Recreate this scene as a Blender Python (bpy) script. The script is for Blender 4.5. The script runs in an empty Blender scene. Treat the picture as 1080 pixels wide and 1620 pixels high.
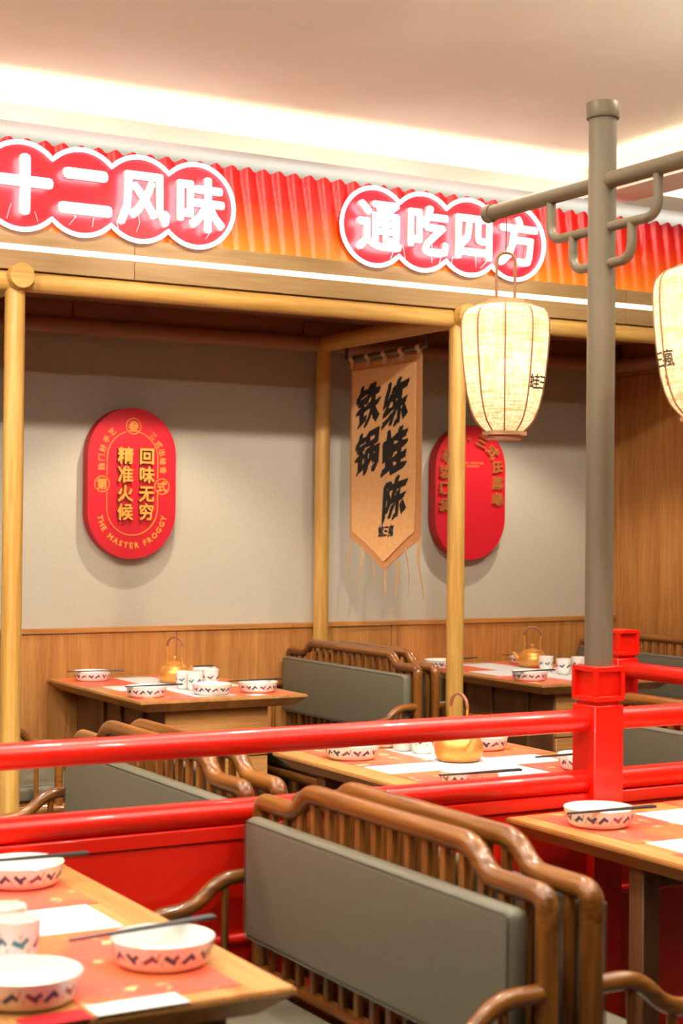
import bpy, bmesh, math, random
from mathutils import Vector, Matrix

random.seed(7)
SC = bpy.context.scene
COL = SC.collection
PI = math.pi

# ------------------------------------------------------------------ camera
FPX = 2580.24
YAW, PITCH, ROLL = math.radians(29.745), math.radians(.5185), math.radians(.5547)
CAMZ = 1.45
fw = Vector((math.sin(YAW)*math.cos(PITCH), math.cos(YAW)*math.cos(PITCH), math.sin(PITCH)))
r0 = Vector((math.cos(YAW), -math.sin(YAW), 0))
u0 = r0.cross(fw)
rt = r0*math.cos(ROLL) + u0*math.sin(ROLL)
up = u0*math.cos(ROLL) - r0*math.sin(ROLL)
cd = bpy.data.cameras.new('camera')
cam = bpy.data.objects.new('camera', cd)
COL.objects.link(cam)
M = Matrix.Identity(4)
for i in range(3):
    M[i][0], M[i][1], M[i][2] = rt[i], up[i], -fw[i]
M[2][3] = CAMZ
cam.matrix_world = M
cd.sensor_fit = 'HORIZONTAL'
cd.sensor_width = 24
cd.lens = FPX/1080*24
cd.clip_start = .05
cd.dof.use_dof = True
cd.dof.focus_distance = 5.3
cd.dof.aperture_fstop = 4.8
SC.camera = cam

# ------------------------------------------------------------------ world, exposure
w = bpy.data.worlds.new('world')
SC.world = w
w.use_nodes = True
w.node_tree.nodes['Background'].inputs[0].default_value = (1, .88, .75, 1)
w.node_tree.nodes['Background'].inputs[1].default_value = .25
SC.view_settings.view_transform = 'Standard'
SC.view_settings.look = 'None'
SC.view_settings.gamma = 1
SC.view_settings.exposure = .5
SC.view_settings.use_curve_mapping = False
SC.cycles.use_denoising = True
SC.cycles.max_bounces = 8
SC.cycles.sample_clamp_indirect = 6
SC.cycles.caustics_reflective = False
SC.cycles.caustics_refractive = False

# ------------------------------------------------------------------ lights
def spot(name, loc, target, power, angle, blend=.5, size=.05, col=(1, .83, .64)):
    l = bpy.data.lights.new(name, 'SPOT')
    l.energy = power; l.spot_size = math.radians(angle); l.spot_blend = blend
    l.shadow_soft_size = size; l.color = col
    o = bpy.data.objects.new(name, l)
    COL.objects.link(o)
    o.location = loc
    o.rotation_euler = (Vector(target)-Vector(loc)).to_track_quat('-Z', 'Y').to_euler()
    return o
CEIL = 3.10
WARM = (1, .90, .76)
DOWN = [(.55, 3.1), (1.9, 3.3), (3.3, 3.1), (.8, 1.9), (2.3, 1.9), (-.6, 2.4), (.9, 4.6), (2.7, 4.0), (-.6, 4.4), (4.0, 2.6)]
for (x, y) in DOWN:
    spot('downlight_lamp', (x, y, CEIL-.03), (x, y+.35, 0), {(1.9, 3.3): 78, (2.7, 4.0): 74, (3.3, 3.1): 74, (.55, 3.1): 62, (.8, 1.9): 52, (2.3, 1.9): 62, (-.6, 2.4): 60}.get((x, y), 95), 120, .8, .05, WARM)
for (a, b) in ((1.3, 2.3), (2.6, 3.6), (3.9, 5.0), (.2, 1.3)):
    spot('track_lamp', (a, 3.6, CEIL-.06), (b, 7.1, 1.3), 120, 62, .6, .05, WARM)
for x in (2.9, 4.87):
    spot('canopy_lamp', (x, 6.45, 2.43), (x, 6.52, 0), 42, 105, .45, .03, (1, .86, .68))

BOWLS = [((-.8, 3.9, 2.55), (1.4, 4.8, CEIL)), ((1.5, 1.2, 2.55), (1.9, 4.0, CEIL)), ((4.2, 2.4, 2.55), (3.2, 4.2, CEIL))]
for loc, tgt in BOWLS:      # invented bowls out of view, added to brighten the ceiling
    spot('fill_lamp', (loc[0], loc[1], loc[2]-.04), tgt, 150, 150, 1.0, .03, (1, .95, .77))

# ------------------------------------------------------------------ materials
MATS = {}
def srgb(r, g, b):
    def f(c):
        c /= 255
        return c/12.92 if c <= .04045 else ((c+.055)/1.055)**2.4
    return (f(r), f(g), f(b), 1)
def newmat(name):
    m = bpy.data.materials.new(name); m.use_nodes = True
    MATS[name] = m
    nt = m.node_tree
    return m, nt, nt.nodes['Principled BSDF']
def plain(name, col, rough=.5, metal=0, emit=None, es=0, spec=.5, coat=0):
    m, nt, p = newmat(name)
    p.inputs['Base Color'].default_value = col
    p.inputs['Roughness'].default_value = rough
    p.inputs['Metallic'].default_value = metal
    p.inputs['Specular IOR Level'].default_value = spec
    p.inputs['Coat Weight'].default_value = coat
    if emit:
        p.inputs['Emission Color'].default_value = emit
        p.inputs['Emission Strength'].default_value = es
    return m
def N(nt, t, **kw):
    n = nt.nodes.new(t)
    for k, v in kw.items(): setattr(n, k, v)
    return n
def wood(name, c1, c2, axis='z', rough=.42, scale=1.0, ring=.5, coat=0, plane=False):
    """grain runs along the axis; c1 light, c2 dark"""
    m, nt, p = newmat(name)
    tc = N(nt, 'ShaderNodeTexCoord'); oi = N(nt, 'ShaderNodeObjectInfo')
    mp = N(nt, 'ShaderNodeMapping')
    s = {'x': (.9, 16, 16), 'y': (16, .9, 16), 'z': (16, 16, .9)}[axis]
    mp.inputs['Scale'].default_value = [a*scale for a in s]
    ad = N(nt, 'ShaderNodeVectorMath', operation='ADD')
    mu = N(nt, 'ShaderNodeVectorMath', operation='SCALE'); mu.inputs[3].default_value = 37
    cb = N(nt, 'ShaderNodeCombineXYZ')
    for i in range(3): nt.links.new(oi.outputs['Random'], cb.inputs[i])
    nt.links.new(cb.outputs[0], mu.inputs[0])
    nt.links.new(tc.outputs['Object'], mp.inputs[0])
    nt.links.new(mp.outputs[0], ad.inputs[0]); nt.links.new(mu.outputs[0], ad.inputs[1])
    n1 = N(nt, 'ShaderNodeTexNoise'); n1.inputs['Scale'].default_value = 1.3
    n1.inputs['Detail'].default_value = 3; n1.inputs['Distortion'].default_value = .6
    n2 = N(nt, 'ShaderNodeTexNoise'); n2.inputs['Scale'].default_value = 7
    n2.inputs['Detail'].default_value = 2
    nt.links.new(ad.outputs[0], n1.inputs[0]); nt.links.new(ad.outputs[0], n2.inputs[0])
    mx = N(nt, 'ShaderNodeMix'); mx.inputs[0].default_value = .4
    nt.links.new(n1.outputs[0], mx.inputs[2]); nt.links.new(n2.outputs[0], mx.inputs[3])
    cr = N(nt, 'ShaderNodeValToRGB')
    cr.color_ramp.elements[0].position = .36; cr.color_ramp.elements[0].color = c2
    cr.color_ramp.elements[1].position = .62; cr.color_ramp.elements[1].color = c1
    nt.links.new(mx.outputs[0], cr.inputs[0])
    nt.links.new(cr.outputs[0], p.inputs['Base Color'])
    bp = N(nt, 'ShaderNodeBump'); bp.inputs['Strength'].default_value = .08
    nt.links.new(mx.outputs[0], bp.inputs['Height']); nt.links.new(bp.outputs[0], p.inputs['Normal'])
    p.inputs['Roughness'].default_value = rough
    p.inputs['Coat Weight'].default_value = coat
    return m
def speckle(name, c1, c2, scale, rough, bump, bdist=.002):
    m, nt, p = newmat(name)
    tc = N(nt, 'ShaderNodeTexCoord')
    n = N(nt, 'ShaderNodeTexNoise'); n.inputs['Scale'].default_value = scale; n.inputs['Detail'].default_value = 4
    nt.links.new(tc.outputs['Object'], n.inputs[0])
    cr = N(nt, 'ShaderNodeValToRGB')
    cr.color_ramp.elements[0].position = .35; cr.color_ramp.elements[0].color = c1
    cr.color_ramp.elements[1].position = .65; cr.color_ramp.elements[1].color = c2
    nt.links.new(n.outputs[0], cr.inputs[0]); nt.links.new(cr.outputs[0], p.inputs['Base Color'])
    bp = N(nt, 'ShaderNodeBump'); bp.inputs['Strength'].default_value = bump; bp.inputs['Distance'].default_value = bdist
    nt.links.new(n.outputs[0], bp.inputs['Height']); nt.links.new(bp.outputs[0], p.inputs['Normal'])
    p.inputs['Roughness'].default_value = rough
    return m

for ax in 'xyz':
    wood('oak_'+ax, srgb(226, 180, 100), srgb(192, 142, 66), ax, .45, .8)
    wood('fascia_'+ax, srgb(172, 140, 92), srgb(152, 118, 72), ax, .5, .8)
    wood('bench_'+ax, srgb(154, 96, 38), srgb(96, 52, 16), ax, .3, 1.0, coat=.4)
    wood('table_'+ax, srgb(206, 152, 90), srgb(172, 114, 58), ax, .4, .9)
    wood('panel_'+ax, srgb(194, 134, 70), srgb(164, 104, 48), ax, .5, 1.3)
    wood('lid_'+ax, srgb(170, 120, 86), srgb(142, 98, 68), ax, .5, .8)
    wood('brown_'+ax, srgb(120, 76, 44), srgb(92, 56, 32), ax, .5, .8)  # brown wood, darkened further to carry the shade under the tables
speckle('plaster', srgb(180, 172, 154), srgb(190, 182, 166), 260, .9, .35)
speckle('ceiling_paint', srgb(238, 233, 218), srgb(242, 237, 224), 3, .9, .0)
speckle('leather', srgb(108, 103, 86), srgb(116, 111, 94), 300, .5, .12, .0006)
speckle('floor_tile', srgb(72, 62, 52), srgb(90, 78, 66), 6, .4, .02)
plain('leather_seam', srgb(84, 84, 76), .5)
plain('red_lacquer', srgb(224, 28, 11), .34, coat=.25)
plain('gray_metal', srgb(122, 110, 90), .45, .15)
plain('gold', srgb(236, 166, 84), .42, .65)
plain('gold_wood', srgb(214, 158, 84), .4)
plain('wrap_brown', srgb(150, 92, 66), .35)
plain('porcelain', srgb(246, 244, 238), .18, coat=.5)
plain('ink_navy', srgb(70, 76, 104), .3)
plain('ink_plum', srgb(128, 84, 104), .3)
plain('ink_ochre', srgb(226, 170, 128), .3)
plain('ink_teal', srgb(88, 140, 150), .3)
plain('black_stick', srgb(44, 40, 40), .35)
plain('paper_white', srgb(220, 221, 222), .7)
plain('black_ink', srgb(22, 18, 16), .7)
plain('plaque_red', srgb(192, 6, 30), .55)
plain('plaque_gold', srgb(222, 150, 62), .5)
plain('plaque_bronze', srgb(150, 88, 46), .5)
plain('seal_red', srgb(226, 96, 52), .7)
plain('lantern_wire', srgb(150, 110, 76), .45)
plain('lantern_disc', srgb(196, 150, 112), .5)
plain('iron', srgb(92, 74, 62), .4, .5)
plain('dark_gap', srgb(40, 28, 20), .8)
plain('neon', (1, 1, 1, 1), .4, emit=(1, .94, .98, 1), es=2.6)
plain('letter_face', (1, 1, 1, 1), .4, emit=(1, .96, .97, 1), es=1.6)
plain('letter_side', srgb(236, 214, 214), .5)
plain('strip_light', (1, 1, 1, 1), .4, emit=(1, .95, .86, 1), es=2.2)
plain('cove_light', (1, 1, 1, 1), .4, emit=(1, .92, .78, 1), es=13)
plain('fill_strip', (1, 1, 1, 1), .4, emit=(1, .95, .84, 1), es=40)  # for strips added out of view to lift the ceiling
plain('uplight', (1, 1, 1, 1), .4, emit=(.94, .97, 1, 1), es=3)
plain('lamp_lens', (1, 1, 1, 1), .4, emit=(1, .85, .68, 1), es=6)
plain('white_trim', srgb(235, 232, 226), .5)

def drape_mat():
    m, nt, p = newmat('drape')
    tc = N(nt, 'ShaderNodeTexCoord'); sp = N(nt, 'ShaderNodeSeparateXYZ')
    nt.links.new(tc.outputs['Object'], sp.inputs[0])
    mr = N(nt, 'ShaderNodeMapRange'); mr.inputs[1].default_value = 2.54; mr.inputs[2].default_value = 2.87
    nt.links.new(sp.outputs[2], mr.inputs[0])
    cr = N(nt, 'ShaderNodeValToRGB'); e = cr.color_ramp.elements
    e[0].position = .0; e[0].color = srgb(240, 136, 36)
    e[1].position = 1; e[1].color = srgb(196, 14, 26)
    k = e.new(.3); k.color = srgb(236, 90, 20)
    k = e.new(.62); k.color = srgb(222, 36, 18)
    nt.links.new(mr.outputs[0], cr.inputs[0])
    nt.links.new(cr.outputs[0], p.inputs['Base Color'])
    nt.links.new(cr.outputs[0], p.inputs['Emission Color'])
    p.inputs['Emission Strength'].default_value = .14  # faint glow put into the panel colour for a self-lit look
    p.inputs['Roughness'].default_value = .45
drape_mat()
plain('sign_plate', srgb(200, 18, 32), .4, emit=srgb(216, 36, 56), es=.15)  # faint pink glow put into the plate's own colour

def mat_paper():
    """printed paper placemat: coral ground with pale orange cloud shapes"""
    m, nt, p = newmat('placemat')
    tc = N(nt, 'ShaderNodeTexCoord'); oi = N(nt, 'ShaderNodeObjectInfo')
    ad = N(nt, 'ShaderNodeVectorMath', operation='ADD'); cb = N(nt, 'ShaderNodeCombineXYZ')
    mu = N(nt, 'ShaderNodeMath', operation='MULTIPLY'); mu.inputs[1].default_value = 9
    nt.links.new(oi.outputs['Random'], mu.inputs[0])
    for i in range(3): nt.links.new(mu.outputs[0], cb.inputs[i])
    nt.links.new(tc.outputs['Object'], ad.inputs[0]); nt.links.new(cb.outputs[0], ad.inputs[1])
    n1 = N(nt, 'ShaderNodeTexNoise'); n1.inputs['Scale'].default_value = 7; n1.inputs['Detail'].default_value = 1
    n2 = N(nt, 'ShaderNodeTexNoise'); n2.inputs['Scale'].default_value = 22; n2.inputs['Detail'].default_value = 3
    nt.links.new(ad.outputs[0], n1.inputs[0]); nt.links.new(ad.outputs[0], n2.inputs[0])
    r1 = N(nt, 'ShaderNodeValToRGB')
    r1.color_ramp.elements[0].position = .4; r1.color_ramp.elements[0].color = srgb(236, 98, 82)
    r1.color_ramp.elements[1].position = .6; r1.color_ramp.elements[1].color = srgb(244, 122, 76)
    nt.links.new(n1.outputs[0], r1.inputs[0])
    r2 = N(nt, 'ShaderNodeValToRGB')
    r2.color_ramp.elements[0].position = .62; r2.color_ramp.elements[0].color = (0, 0, 0, 1)
    r2.color_ramp.elements[1].position = .68; r2.color_ramp.elements[1].color = (1, 1, 1, 1)
    nt.links.new(n2.outputs[0], r2.inputs[0])
    mx = N(nt, 'ShaderNodeMix', data_type='RGBA')
    nt.links.new(r2.outputs[0], mx.inputs[0]); nt.links.new(r1.outputs[0], mx.inputs[6])
    mx.inputs[7].default_value = srgb(250, 194, 134)
    nt.links.new(mx.outputs[2], p.inputs['Base Color'])
    p.inputs['Roughness'].default_value = .35
mat_paper()

def lantern_mat():
    """woven linen lit from within"""
    m, nt, p = newmat('linen')
    tc = N(nt, 'ShaderNodeTexCoord')
    outs = []
    for s in ((14, 14, 210), (190, 190, 12)):
        mp = N(nt, 'ShaderNodeMapping'); mp.inputs['Scale'].default_value = s
        n = N(nt, 'ShaderNodeTexNoise'); n.inputs['Scale'].default_value = 1; n.inputs['Detail'].default_value = 2
        nt.links.new(tc.outputs['Object'], mp.inputs[0]); nt.links.new(mp.outputs[0], n.inputs[0])
        outs.append(n)
    ad = N(nt, 'ShaderNodeMath', operation='MULTIPLY')
    nt.links.new(outs[0].outputs[0], ad.inputs[0]); nt.links.new(outs[1].outputs[0], ad.inputs[1])
    cr = N(nt, 'ShaderNodeValToRGB')
    cr.color_ramp.elements[0].position = .15; cr.color_ramp.elements[0].color = srgb(222, 186, 136)
    cr.color_ramp.elements[1].position = .30; cr.color_ramp.elements[1].color = srgb(255, 240, 212)
    nt.links.new(ad.outputs[0], cr.inputs[0])
    tr = N(nt, 'ShaderNodeBsdfTranslucent'); df = N(nt, 'ShaderNodeBsdfDiffuse')
    em = N(nt, 'ShaderNodeEmission'); em.inputs[1].default_value = .14
    for x in (tr, df, em): nt.links.new(cr.outputs[0], x.inputs[0])
    mx = N(nt, 'ShaderNodeMixShader'); mx.inputs[0].default_value = .35
    nt.links.new(tr.outputs[0], mx.inputs[1]); nt.links.new(df.outputs[0], mx.inputs[2])
    a2 = N(nt, 'ShaderNodeAddShader')
    nt.links.new(mx.outputs[0], a2.inputs[0]); nt.links.new(em.outputs[0], a2.inputs[1])
    nt.links.new(a2.outputs[0], nt.nodes['Material Output'].inputs[0])
lantern_mat()
speckle('banner_cloth', srgb(232, 178, 118), srgb(240, 188, 128), 40, .85, .1)
speckle('banner_border', srgb(204, 142, 88), srgb(212, 150, 96), 40, .85, .1)
speckle('banner_tab', srgb(206, 168, 128), srgb(214, 178, 138), 40, .85, .1)

# ------------------------------------------------------------------ helpers
def obj(name, bm, mats, parent=None, loc=None, angle=40, kind=None):
    me = bpy.data.meshes.new(name)
    bmesh.ops.recalc_face_normals(bm, faces=bm.faces)
    bm.to_mesh(me); bm.free()
    if isinstance(mats, str): mats = [mats]
    for m in mats: me.materials.append(MATS[m])
    for p in me.polygons: p.use_smooth = True
    me.set_sharp_from_angle(angle=math.radians(angle))
    o = bpy.data.objects.new(name, me)
    COL.objects.link(o)
    if parent: o.parent = parent
    if loc: o.location = loc
    if kind: o['kind'] = kind
    return o
def inst(src, parent=None, loc=None, rz=None):
    o = src.copy(); COL.objects.link(o)
    if parent: o.parent = parent
    if loc is not None: o.location = loc
    if rz is not None: o.rotation_euler = (0, 0, rz)
    return o
def thing(name, label, cat, loc=(0, 0, 0), rz=0, group=None):
    o = bpy.data.objects.new(name, None); COL.objects.link(o)
    o.empty_display_size = .05
    o.location = loc; o.rotation_euler = (0, 0, rz)
    return tag(o, label, cat, group)
def tag(o, label, cat, group=None):
    o['label'] = label; o['category'] = cat
    if group: o['group'] = group
    return o
def struct(o): o['kind'] = 'structure'; return o
def copy_tree(o, parent=None):
    c = o.copy(); COL.objects.link(c)
    c.parent = parent
    for ch in list(o.children): copy_tree(ch, c)
    return c
def BM(): return bmesh.new()
def box(bm, x0, x1, y0, y1, z0, z1, bev=0, seg=1, mi=0):
    v = [bm.verts.new((x, y, z)) for z in (z0, z1) for y in (y0, y1) for x in (x0, x1)]
    fs = [bm.faces.new([v[i] for i in f]) for f in ((0, 2, 3, 1), (4, 5, 7, 6), (0, 1, 5, 4), (2, 6, 7, 3), (0, 4, 6, 2), (1, 3, 7, 5))]
    for f in fs: f.material_index = mi
    if bev:
        es = set(e for f in fs for e in f.edges)
        r = bmesh.ops.bevel(bm, geom=list(es), offset=bev, segments=seg, affect='EDGES', profile=.5)
        for f in r['faces']: f.material_index = mi
    return bm
def tube(bm, path, r, seg=12, caps=True, mi=0, closed=False):
    path = [Vector(p) for p in path]
    n = len(path)
    rs = r if isinstance(r, (list, tuple)) else [r]*n
    tang = []
    for i in range(n):
        if closed: t = path[(i+1) % n]-path[i-1]
        else: t = path[min(i+1, n-1)]-path[max(i-1, 0)]
        tang.append(t.normalized())
    a = Vector((0, 0, 1)) if abs(tang[0].z) < .9 else Vector((1, 0, 0))
    nrm = (a - tang[0]*a.dot(tang[0])).normalized()
    rings = []
    for i in range(n):
        nrm = (nrm - tang[i]*nrm.dot(tang[i])).normalized()
        b = tang[i].cross(nrm)
        rings.append([bm.verts.new(path[i] + (nrm*math.cos(2*PI*k/seg) + b*math.sin(2*PI*k/seg))*rs[i]) for k in range(seg)])
    for i in range(n if closed else n-1):
        A, B = rings[i], rings[(i+1) % n]
        for k in range(seg):
            f = bm.faces.new((A[k], A[(k+1) % seg], B[(k+1) % seg], B[k])); f.material_index = mi
    if caps and not closed:
        for R_ in (rings[0], rings[-1]):
            f = bm.faces.new(R_); f.material_index = mi
    return bm
def fillet(pts, rad, n=5):
    pts = [Vector(p) for p in pts]
    out = [pts[0]]
    for i in range(1, len(pts)-1):
        p, a, b = pts[i], pts[i-1], pts[i+1]
        da, db = (a-p), (b-p)
        d = min(rad, da.length*.49, db.length*.49)
        s, e = p+da.normalized()*d, p+db.normalized()*d
        for k in range(n+1):
            t = k/n
            out.append(s*(1-t)**2 + p*2*t*(1-t) + e*t*t)
    out.append(pts[-1])
    return out
def lathe(bm, prof, seg=24, mi=0, c=(0, 0, 0), mod=None):
    rings = []
    for (r, z) in prof:
        if r < 1e-6: rings.append([bm.verts.new((c[0], c[1], c[2]+z))])
        else:
            ring = []
            for k in range(seg):
                a = 2*PI*k/seg
                rr = r*(mod(a, z) if mod else 1)
                ring.append(bm.verts.new((c[0]+rr*math.cos(a), c[1]+rr*math.sin(a), c[2]+z)))
            rings.append(ring)
    for A, B in zip(rings, rings[1:]):
        for k in range(seg):
            k2 = (k+1) % seg
            if len(A) == 1 and len(B) == 1: continue
            if len(A) == 1: f = bm.faces.new((A[0], B[k], B[k2]))
            elif len(B) == 1: f = bm.faces.new((A[k], A[k2], B[0]))
            else: f = bm.faces.new((A[k], A[k2], B[k2], B[k]))
            f.material_index = mi
    return bm
def prism(bm, poly, fn, a, b, mi=0):
    """poly: list of 2-D points; fn(u, v, t) -> xyz; extruded from t=a to t=b"""
    A = [bm.verts.new(fn(u, v, a)) for u, v in poly]
    B = [bm.verts.new(fn(u, v, b)) for u, v in poly]
    n = len(poly)
    fs = [bm.faces.new(A), bm.faces.new(B[::-1])]
    for i in range(n): fs.append(bm.faces.new((A[i], B[i], B[(i+1) % n], A[(i+1) % n])))
    for f in fs: f.material_index = mi
    return bm
_gl = {}
def glyph(ch, depth=.04):
    """mesh of one character, centred, about one unit wide, extruded from 0 to 2*depth"""
    key = (ch, depth)
    if key not in _gl:
        c = bpy.data.curves.new('glyph', 'FONT'); c.body = ch; c.size = 1
        c.extrude = depth; c.resolution_u = 2
        o = bpy.data.objects.new('glyph', c); COL.objects.link(o)
        dg = bpy.context.evaluated_depsgraph_get()
        me = bpy.data.meshes.new_from_object(o.evaluated_get(dg))
        if ord(ch[0]) > 0x2000: cx, cy = .5, .38
        else:
            xs = [v.co.x for v in me.vertices]
            cx, cy = (min(xs)+max(xs))/2, .35
        data = ([(v.co.x-cx, v.co.y-cy, v.co.z+depth) for v in me.vertices],
                [(tuple(p.vertices), abs(p.normal.z) > .9) for p in me.polygons])
        bpy.data.objects.remove(o); bpy.data.curves.remove(c); bpy.data.meshes.remove(me)
        _gl[key] = data
    return _gl[key]
def put_glyph(bm, ch, fn, bold=.02, depth=.04, face_mi=0, side_mi=0, nib=False):
    """fn(x, y, z) of the unit glyph -> local xyz; weight comes from overlaid shifted strokes"""
    vs, fs = glyph(ch, depth)
    if nib: offs = [(t*bold, t*bold*.85) for t in (-1, -.5, 0, .5, 1)] + [(bold*.35, -bold*.35), (-bold*.35, bold*.35)]
    elif bold: offs = [(0, 0)] + [(bold*math.cos(k*PI/4), bold*math.sin(k*PI/4)) for k in range(8)]
    else: offs = [(0, 0)]
    for n, (dx, dy) in enumerate(offs):
        dz = n*.0015
        bv = [bm.verts.new(fn(x+dx, y+dy, z+(dz if z > depth else 0))) for x, y, z in vs]
        for idx, flat in fs:
            try: f = bm.faces.new([bv[i] for i in idx])
            except ValueError: continue
            f.material_index = face_mi if flat else side_mi
def textobj(name, chars, mats, parent, bold=.02, depth=.04, loc=None, nib=False):
    """chars: list of (char, fn)"""
    bm = BM()
    for ch, fn in chars: put_glyph(bm, ch, fn, bold, depth, 0, len(mats)-1 if not isinstance(mats, str) else 0, nib)
    me = bpy.data.meshes.new(name); bm.to_mesh(me); bm.free()
    for m in ([mats] if isinstance(mats, str) else mats): me.materials.append(MATS[m])
    o = bpy.data.objects.new(name, me); COL.objects.link(o)
    if parent: o.parent = parent
    if loc: o.location = loc
    return o

# ================================================================== the room
WALL_Y = 7.11
X0, X1, Y0 = -4.5, 9.0, -3.5
struct(obj('floor', box(BM(), X0, X1, Y0, WALL_Y, -.1, 0), 'floor_tile'))
struct(obj('ceiling', box(BM(), X0, X1, Y0, WALL_Y+.1, CEIL, CEIL+.1), 'ceiling_paint'))
struct(obj('wall_back', box(BM(), X0, X1, WALL_Y, WALL_Y+.1, 0, CEIL), 'plaster'))
struct(obj('wall_left', box(BM(), X0-.1, X0, Y0, WALL_Y, 0, CEIL), 'plaster'))
struct(obj('wall_far_right', box(BM(), X1, X1+.1, Y0, WALL_Y, 0, CEIL), 'plaster'))
struct(obj('wall_front', box(BM(), X0, X1, Y0-.1, Y0, 0, CEIL), 'plaster'))

# ceiling drop along the sign wall, with a lip and a light cove behind it
LIPY, SOF = 5.80, 2.93
prof = [(WALL_Y, SOF), (LIPY, SOF), (LIPY, SOF+.065), (LIPY+.018, SOF+.065), (LIPY+.018, SOF+.02), (LIPY+.12, SOF+.02), (LIPY+.12, CEIL), (WALL_Y, CEIL)]
struct(obj('ceiling_soffit', prism(BM(), prof, lambda u, v, t: (t, u, v), X0, X1), 'ceiling_paint', angle=20))
LX0, LX1 = 4.545, 4.77
prof = [(LX0, SOF), (LX1, SOF), (LX1, SOF+.065), (LX1-.016, SOF+.065), (LX1-.016, SOF+.02), (LX1-.07, SOF+.02), (LX1-.07, CEIL), (LX0+.07, CEIL), (LX0+.07, SOF+.02), (LX0+.016, SOF+.02), (LX0+.016, SOF+.065), (LX0, SOF+.065)]
struct(obj('ceiling_soffit_cross', prism(BM(), prof, lambda u, v, t: (u, t, v), Y0, LIPY), 'ceiling_paint', angle=20))
def strip(name, x0, x1, y0, y1, z0, z1, mat, label, group=None):
    return tag(obj(name, box(BM(), x0, x1, y0, y1, z0, z1), mat), label, 'light strip', group)
strip('cove_light', X0+.1, LX0+.05, LIPY+.07, LIPY+.085, SOF+.021, SOF+.031, 'cove_light', 'warm white light strip hidden in the ceiling cove above the long sign')
strip('cove_light', LX0+.045, LX0+.055, 0, LIPY-.05, SOF+.021, SOF+.031, 'cove_light', 'warm white light strip hidden in the cove running away from the sign')
strip('cove_light', LX1+.02, X1-.1, LIPY+.07, LIPY+.085, SOF+.021, SOF+.031, 'cove_light', 'white light strip hidden in the second ceiling cove beyond the cross soffit')

# unseen soffits on the other two sides, added to carry strips that brighten the ceiling
SLX, SNY = -1.3, .9
struct(obj('ceiling_soffit_side', box(BM(), X0, SLX, Y0, LIPY, SOF, CEIL), 'ceiling_paint'))
struct(obj('ceiling_soffit_near', box(BM(), SLX, LX0, Y0, SNY, SOF, CEIL), 'ceiling_paint'))
strip('cove_light', SLX, SLX+.02, SNY+.2, LIPY-.3, SOF+.03, SOF+.055, 'fill_strip', 'added unseen light strip brightening the raised ceiling from its side edge')
strip('cove_light', SLX+.2, LX0-.3, SNY, SNY+.02, SOF+.03, SOF+.055, 'fill_strip', 'added unseen light strip brightening the raised ceiling from its entrance edge')
# block above the canopy, behind the sign
struct(obj('trim_1', box(BM(), X0, 6.6, 5.88, WALL_Y, 2.52, 2.80), 'white_trim'))
strip('sign_uplight', X0+.1, 6.5, 5.93, 5.96, 2.80, 2.815, 'uplight', 'cool white light strip lying behind the top edge of the red sign board')

# wainscot: cap rail and boards
wains = struct(obj('trim_2', box(BM(), X0, 5.79, WALL_Y-.012, WALL_Y, 0, .955), 'dark_gap'))
WT = .975
xs = [3.1554+1.19*k for k in range(-5, 3)]
xs = [X0]+xs+[5.79]
for a, b in zip(xs, xs[1:]):
    if b-a < .05: continue
    obj('panel', box(BM(), a+.0015, b-.0015, WALL_Y-.03, WALL_Y-.012, .0, .952, .001), 'panel_z', wains)
obj('cap_rail', box(BM(), X0, 2.2, WALL_Y-.042, WALL_Y, .952, WT, .002), 'panel_x', wains)
obj('cap_rail', box(BM(), 2.203, 3.77, WALL_Y-.042, WALL_Y, .952, WT, .002), 'panel_x', wains)
obj('cap_rail', box(BM(), 3.773, 5.79, WALL_Y-.042, WALL_Y, .952, WT, .002), 'panel_x', wains)

# timber partition at right of the booth
SWX = 5.79
wr = struct(obj('wall_right', box(BM(), SWX+.012, SWX+.10, 5.84, WALL_Y, 0, 2.50), 'panel_z'))
ys = [5.84, 6.12, 6.43, 6.731, 7.052, WALL_Y]
for a, b in zip(ys, ys[1:]):
    obj('panel', box(BM(), SWX, SWX+.014, a+.0015, b-.0015, 0, 2.29, .0015), 'panel_z', wr)
obj('header_board', box(BM(), SWX, SWX+.014, 5.84, WALL_Y, 2.294, 2.50, .001), 'panel_y', wr)

# ================================================================== timber canopy
PR = .0375
PX_ = [-.03, 1.935, 3.90]
FY, BY = 5.834, 7.02
BZ = 2.347
can = thing('timber_canopy', 'round pale oak post and beam frame standing around the wall booths', 'wooden frame', (0, 0, 0))
def post(x, y, top): obj('post', tube(BM(), [(x, y, 0), (x, y, top)], PR, 20), 'oak_z', can)
for x in PX_:
    post(x, FY, BZ-.03); post(x, BY, BZ-.03)
    obj('cross_beam', tube(BM(), [(x, FY-.045 if x != 3.9 else FY-.05, BZ), (x, BY+.04, BZ)], PR+.001, 20), 'oak_y', can)
    bm = BM(); tube(bm, fillet([(x, FY-.085, BZ+.012), (x, FY-.038, BZ+.012)], .01), .046, 24)
    obj('beam_end_cap', bm, 'oak_x', can)
for a, b in ((-4, -.03), (-.03, 1.935), (1.935, 3.9), (3.9, 5.80)):
    obj('beam', tube(BM(), [(a, FY, BZ), (b, FY, BZ)], PR, 20), 'oak_x', can)
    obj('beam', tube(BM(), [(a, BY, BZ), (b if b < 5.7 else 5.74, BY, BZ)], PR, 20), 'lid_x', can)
obj('beam', tube(BM(), [(5.745, FY, BZ), (5.745, BY+.03, BZ)], PR, 20), 'lid_y', can)
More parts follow.
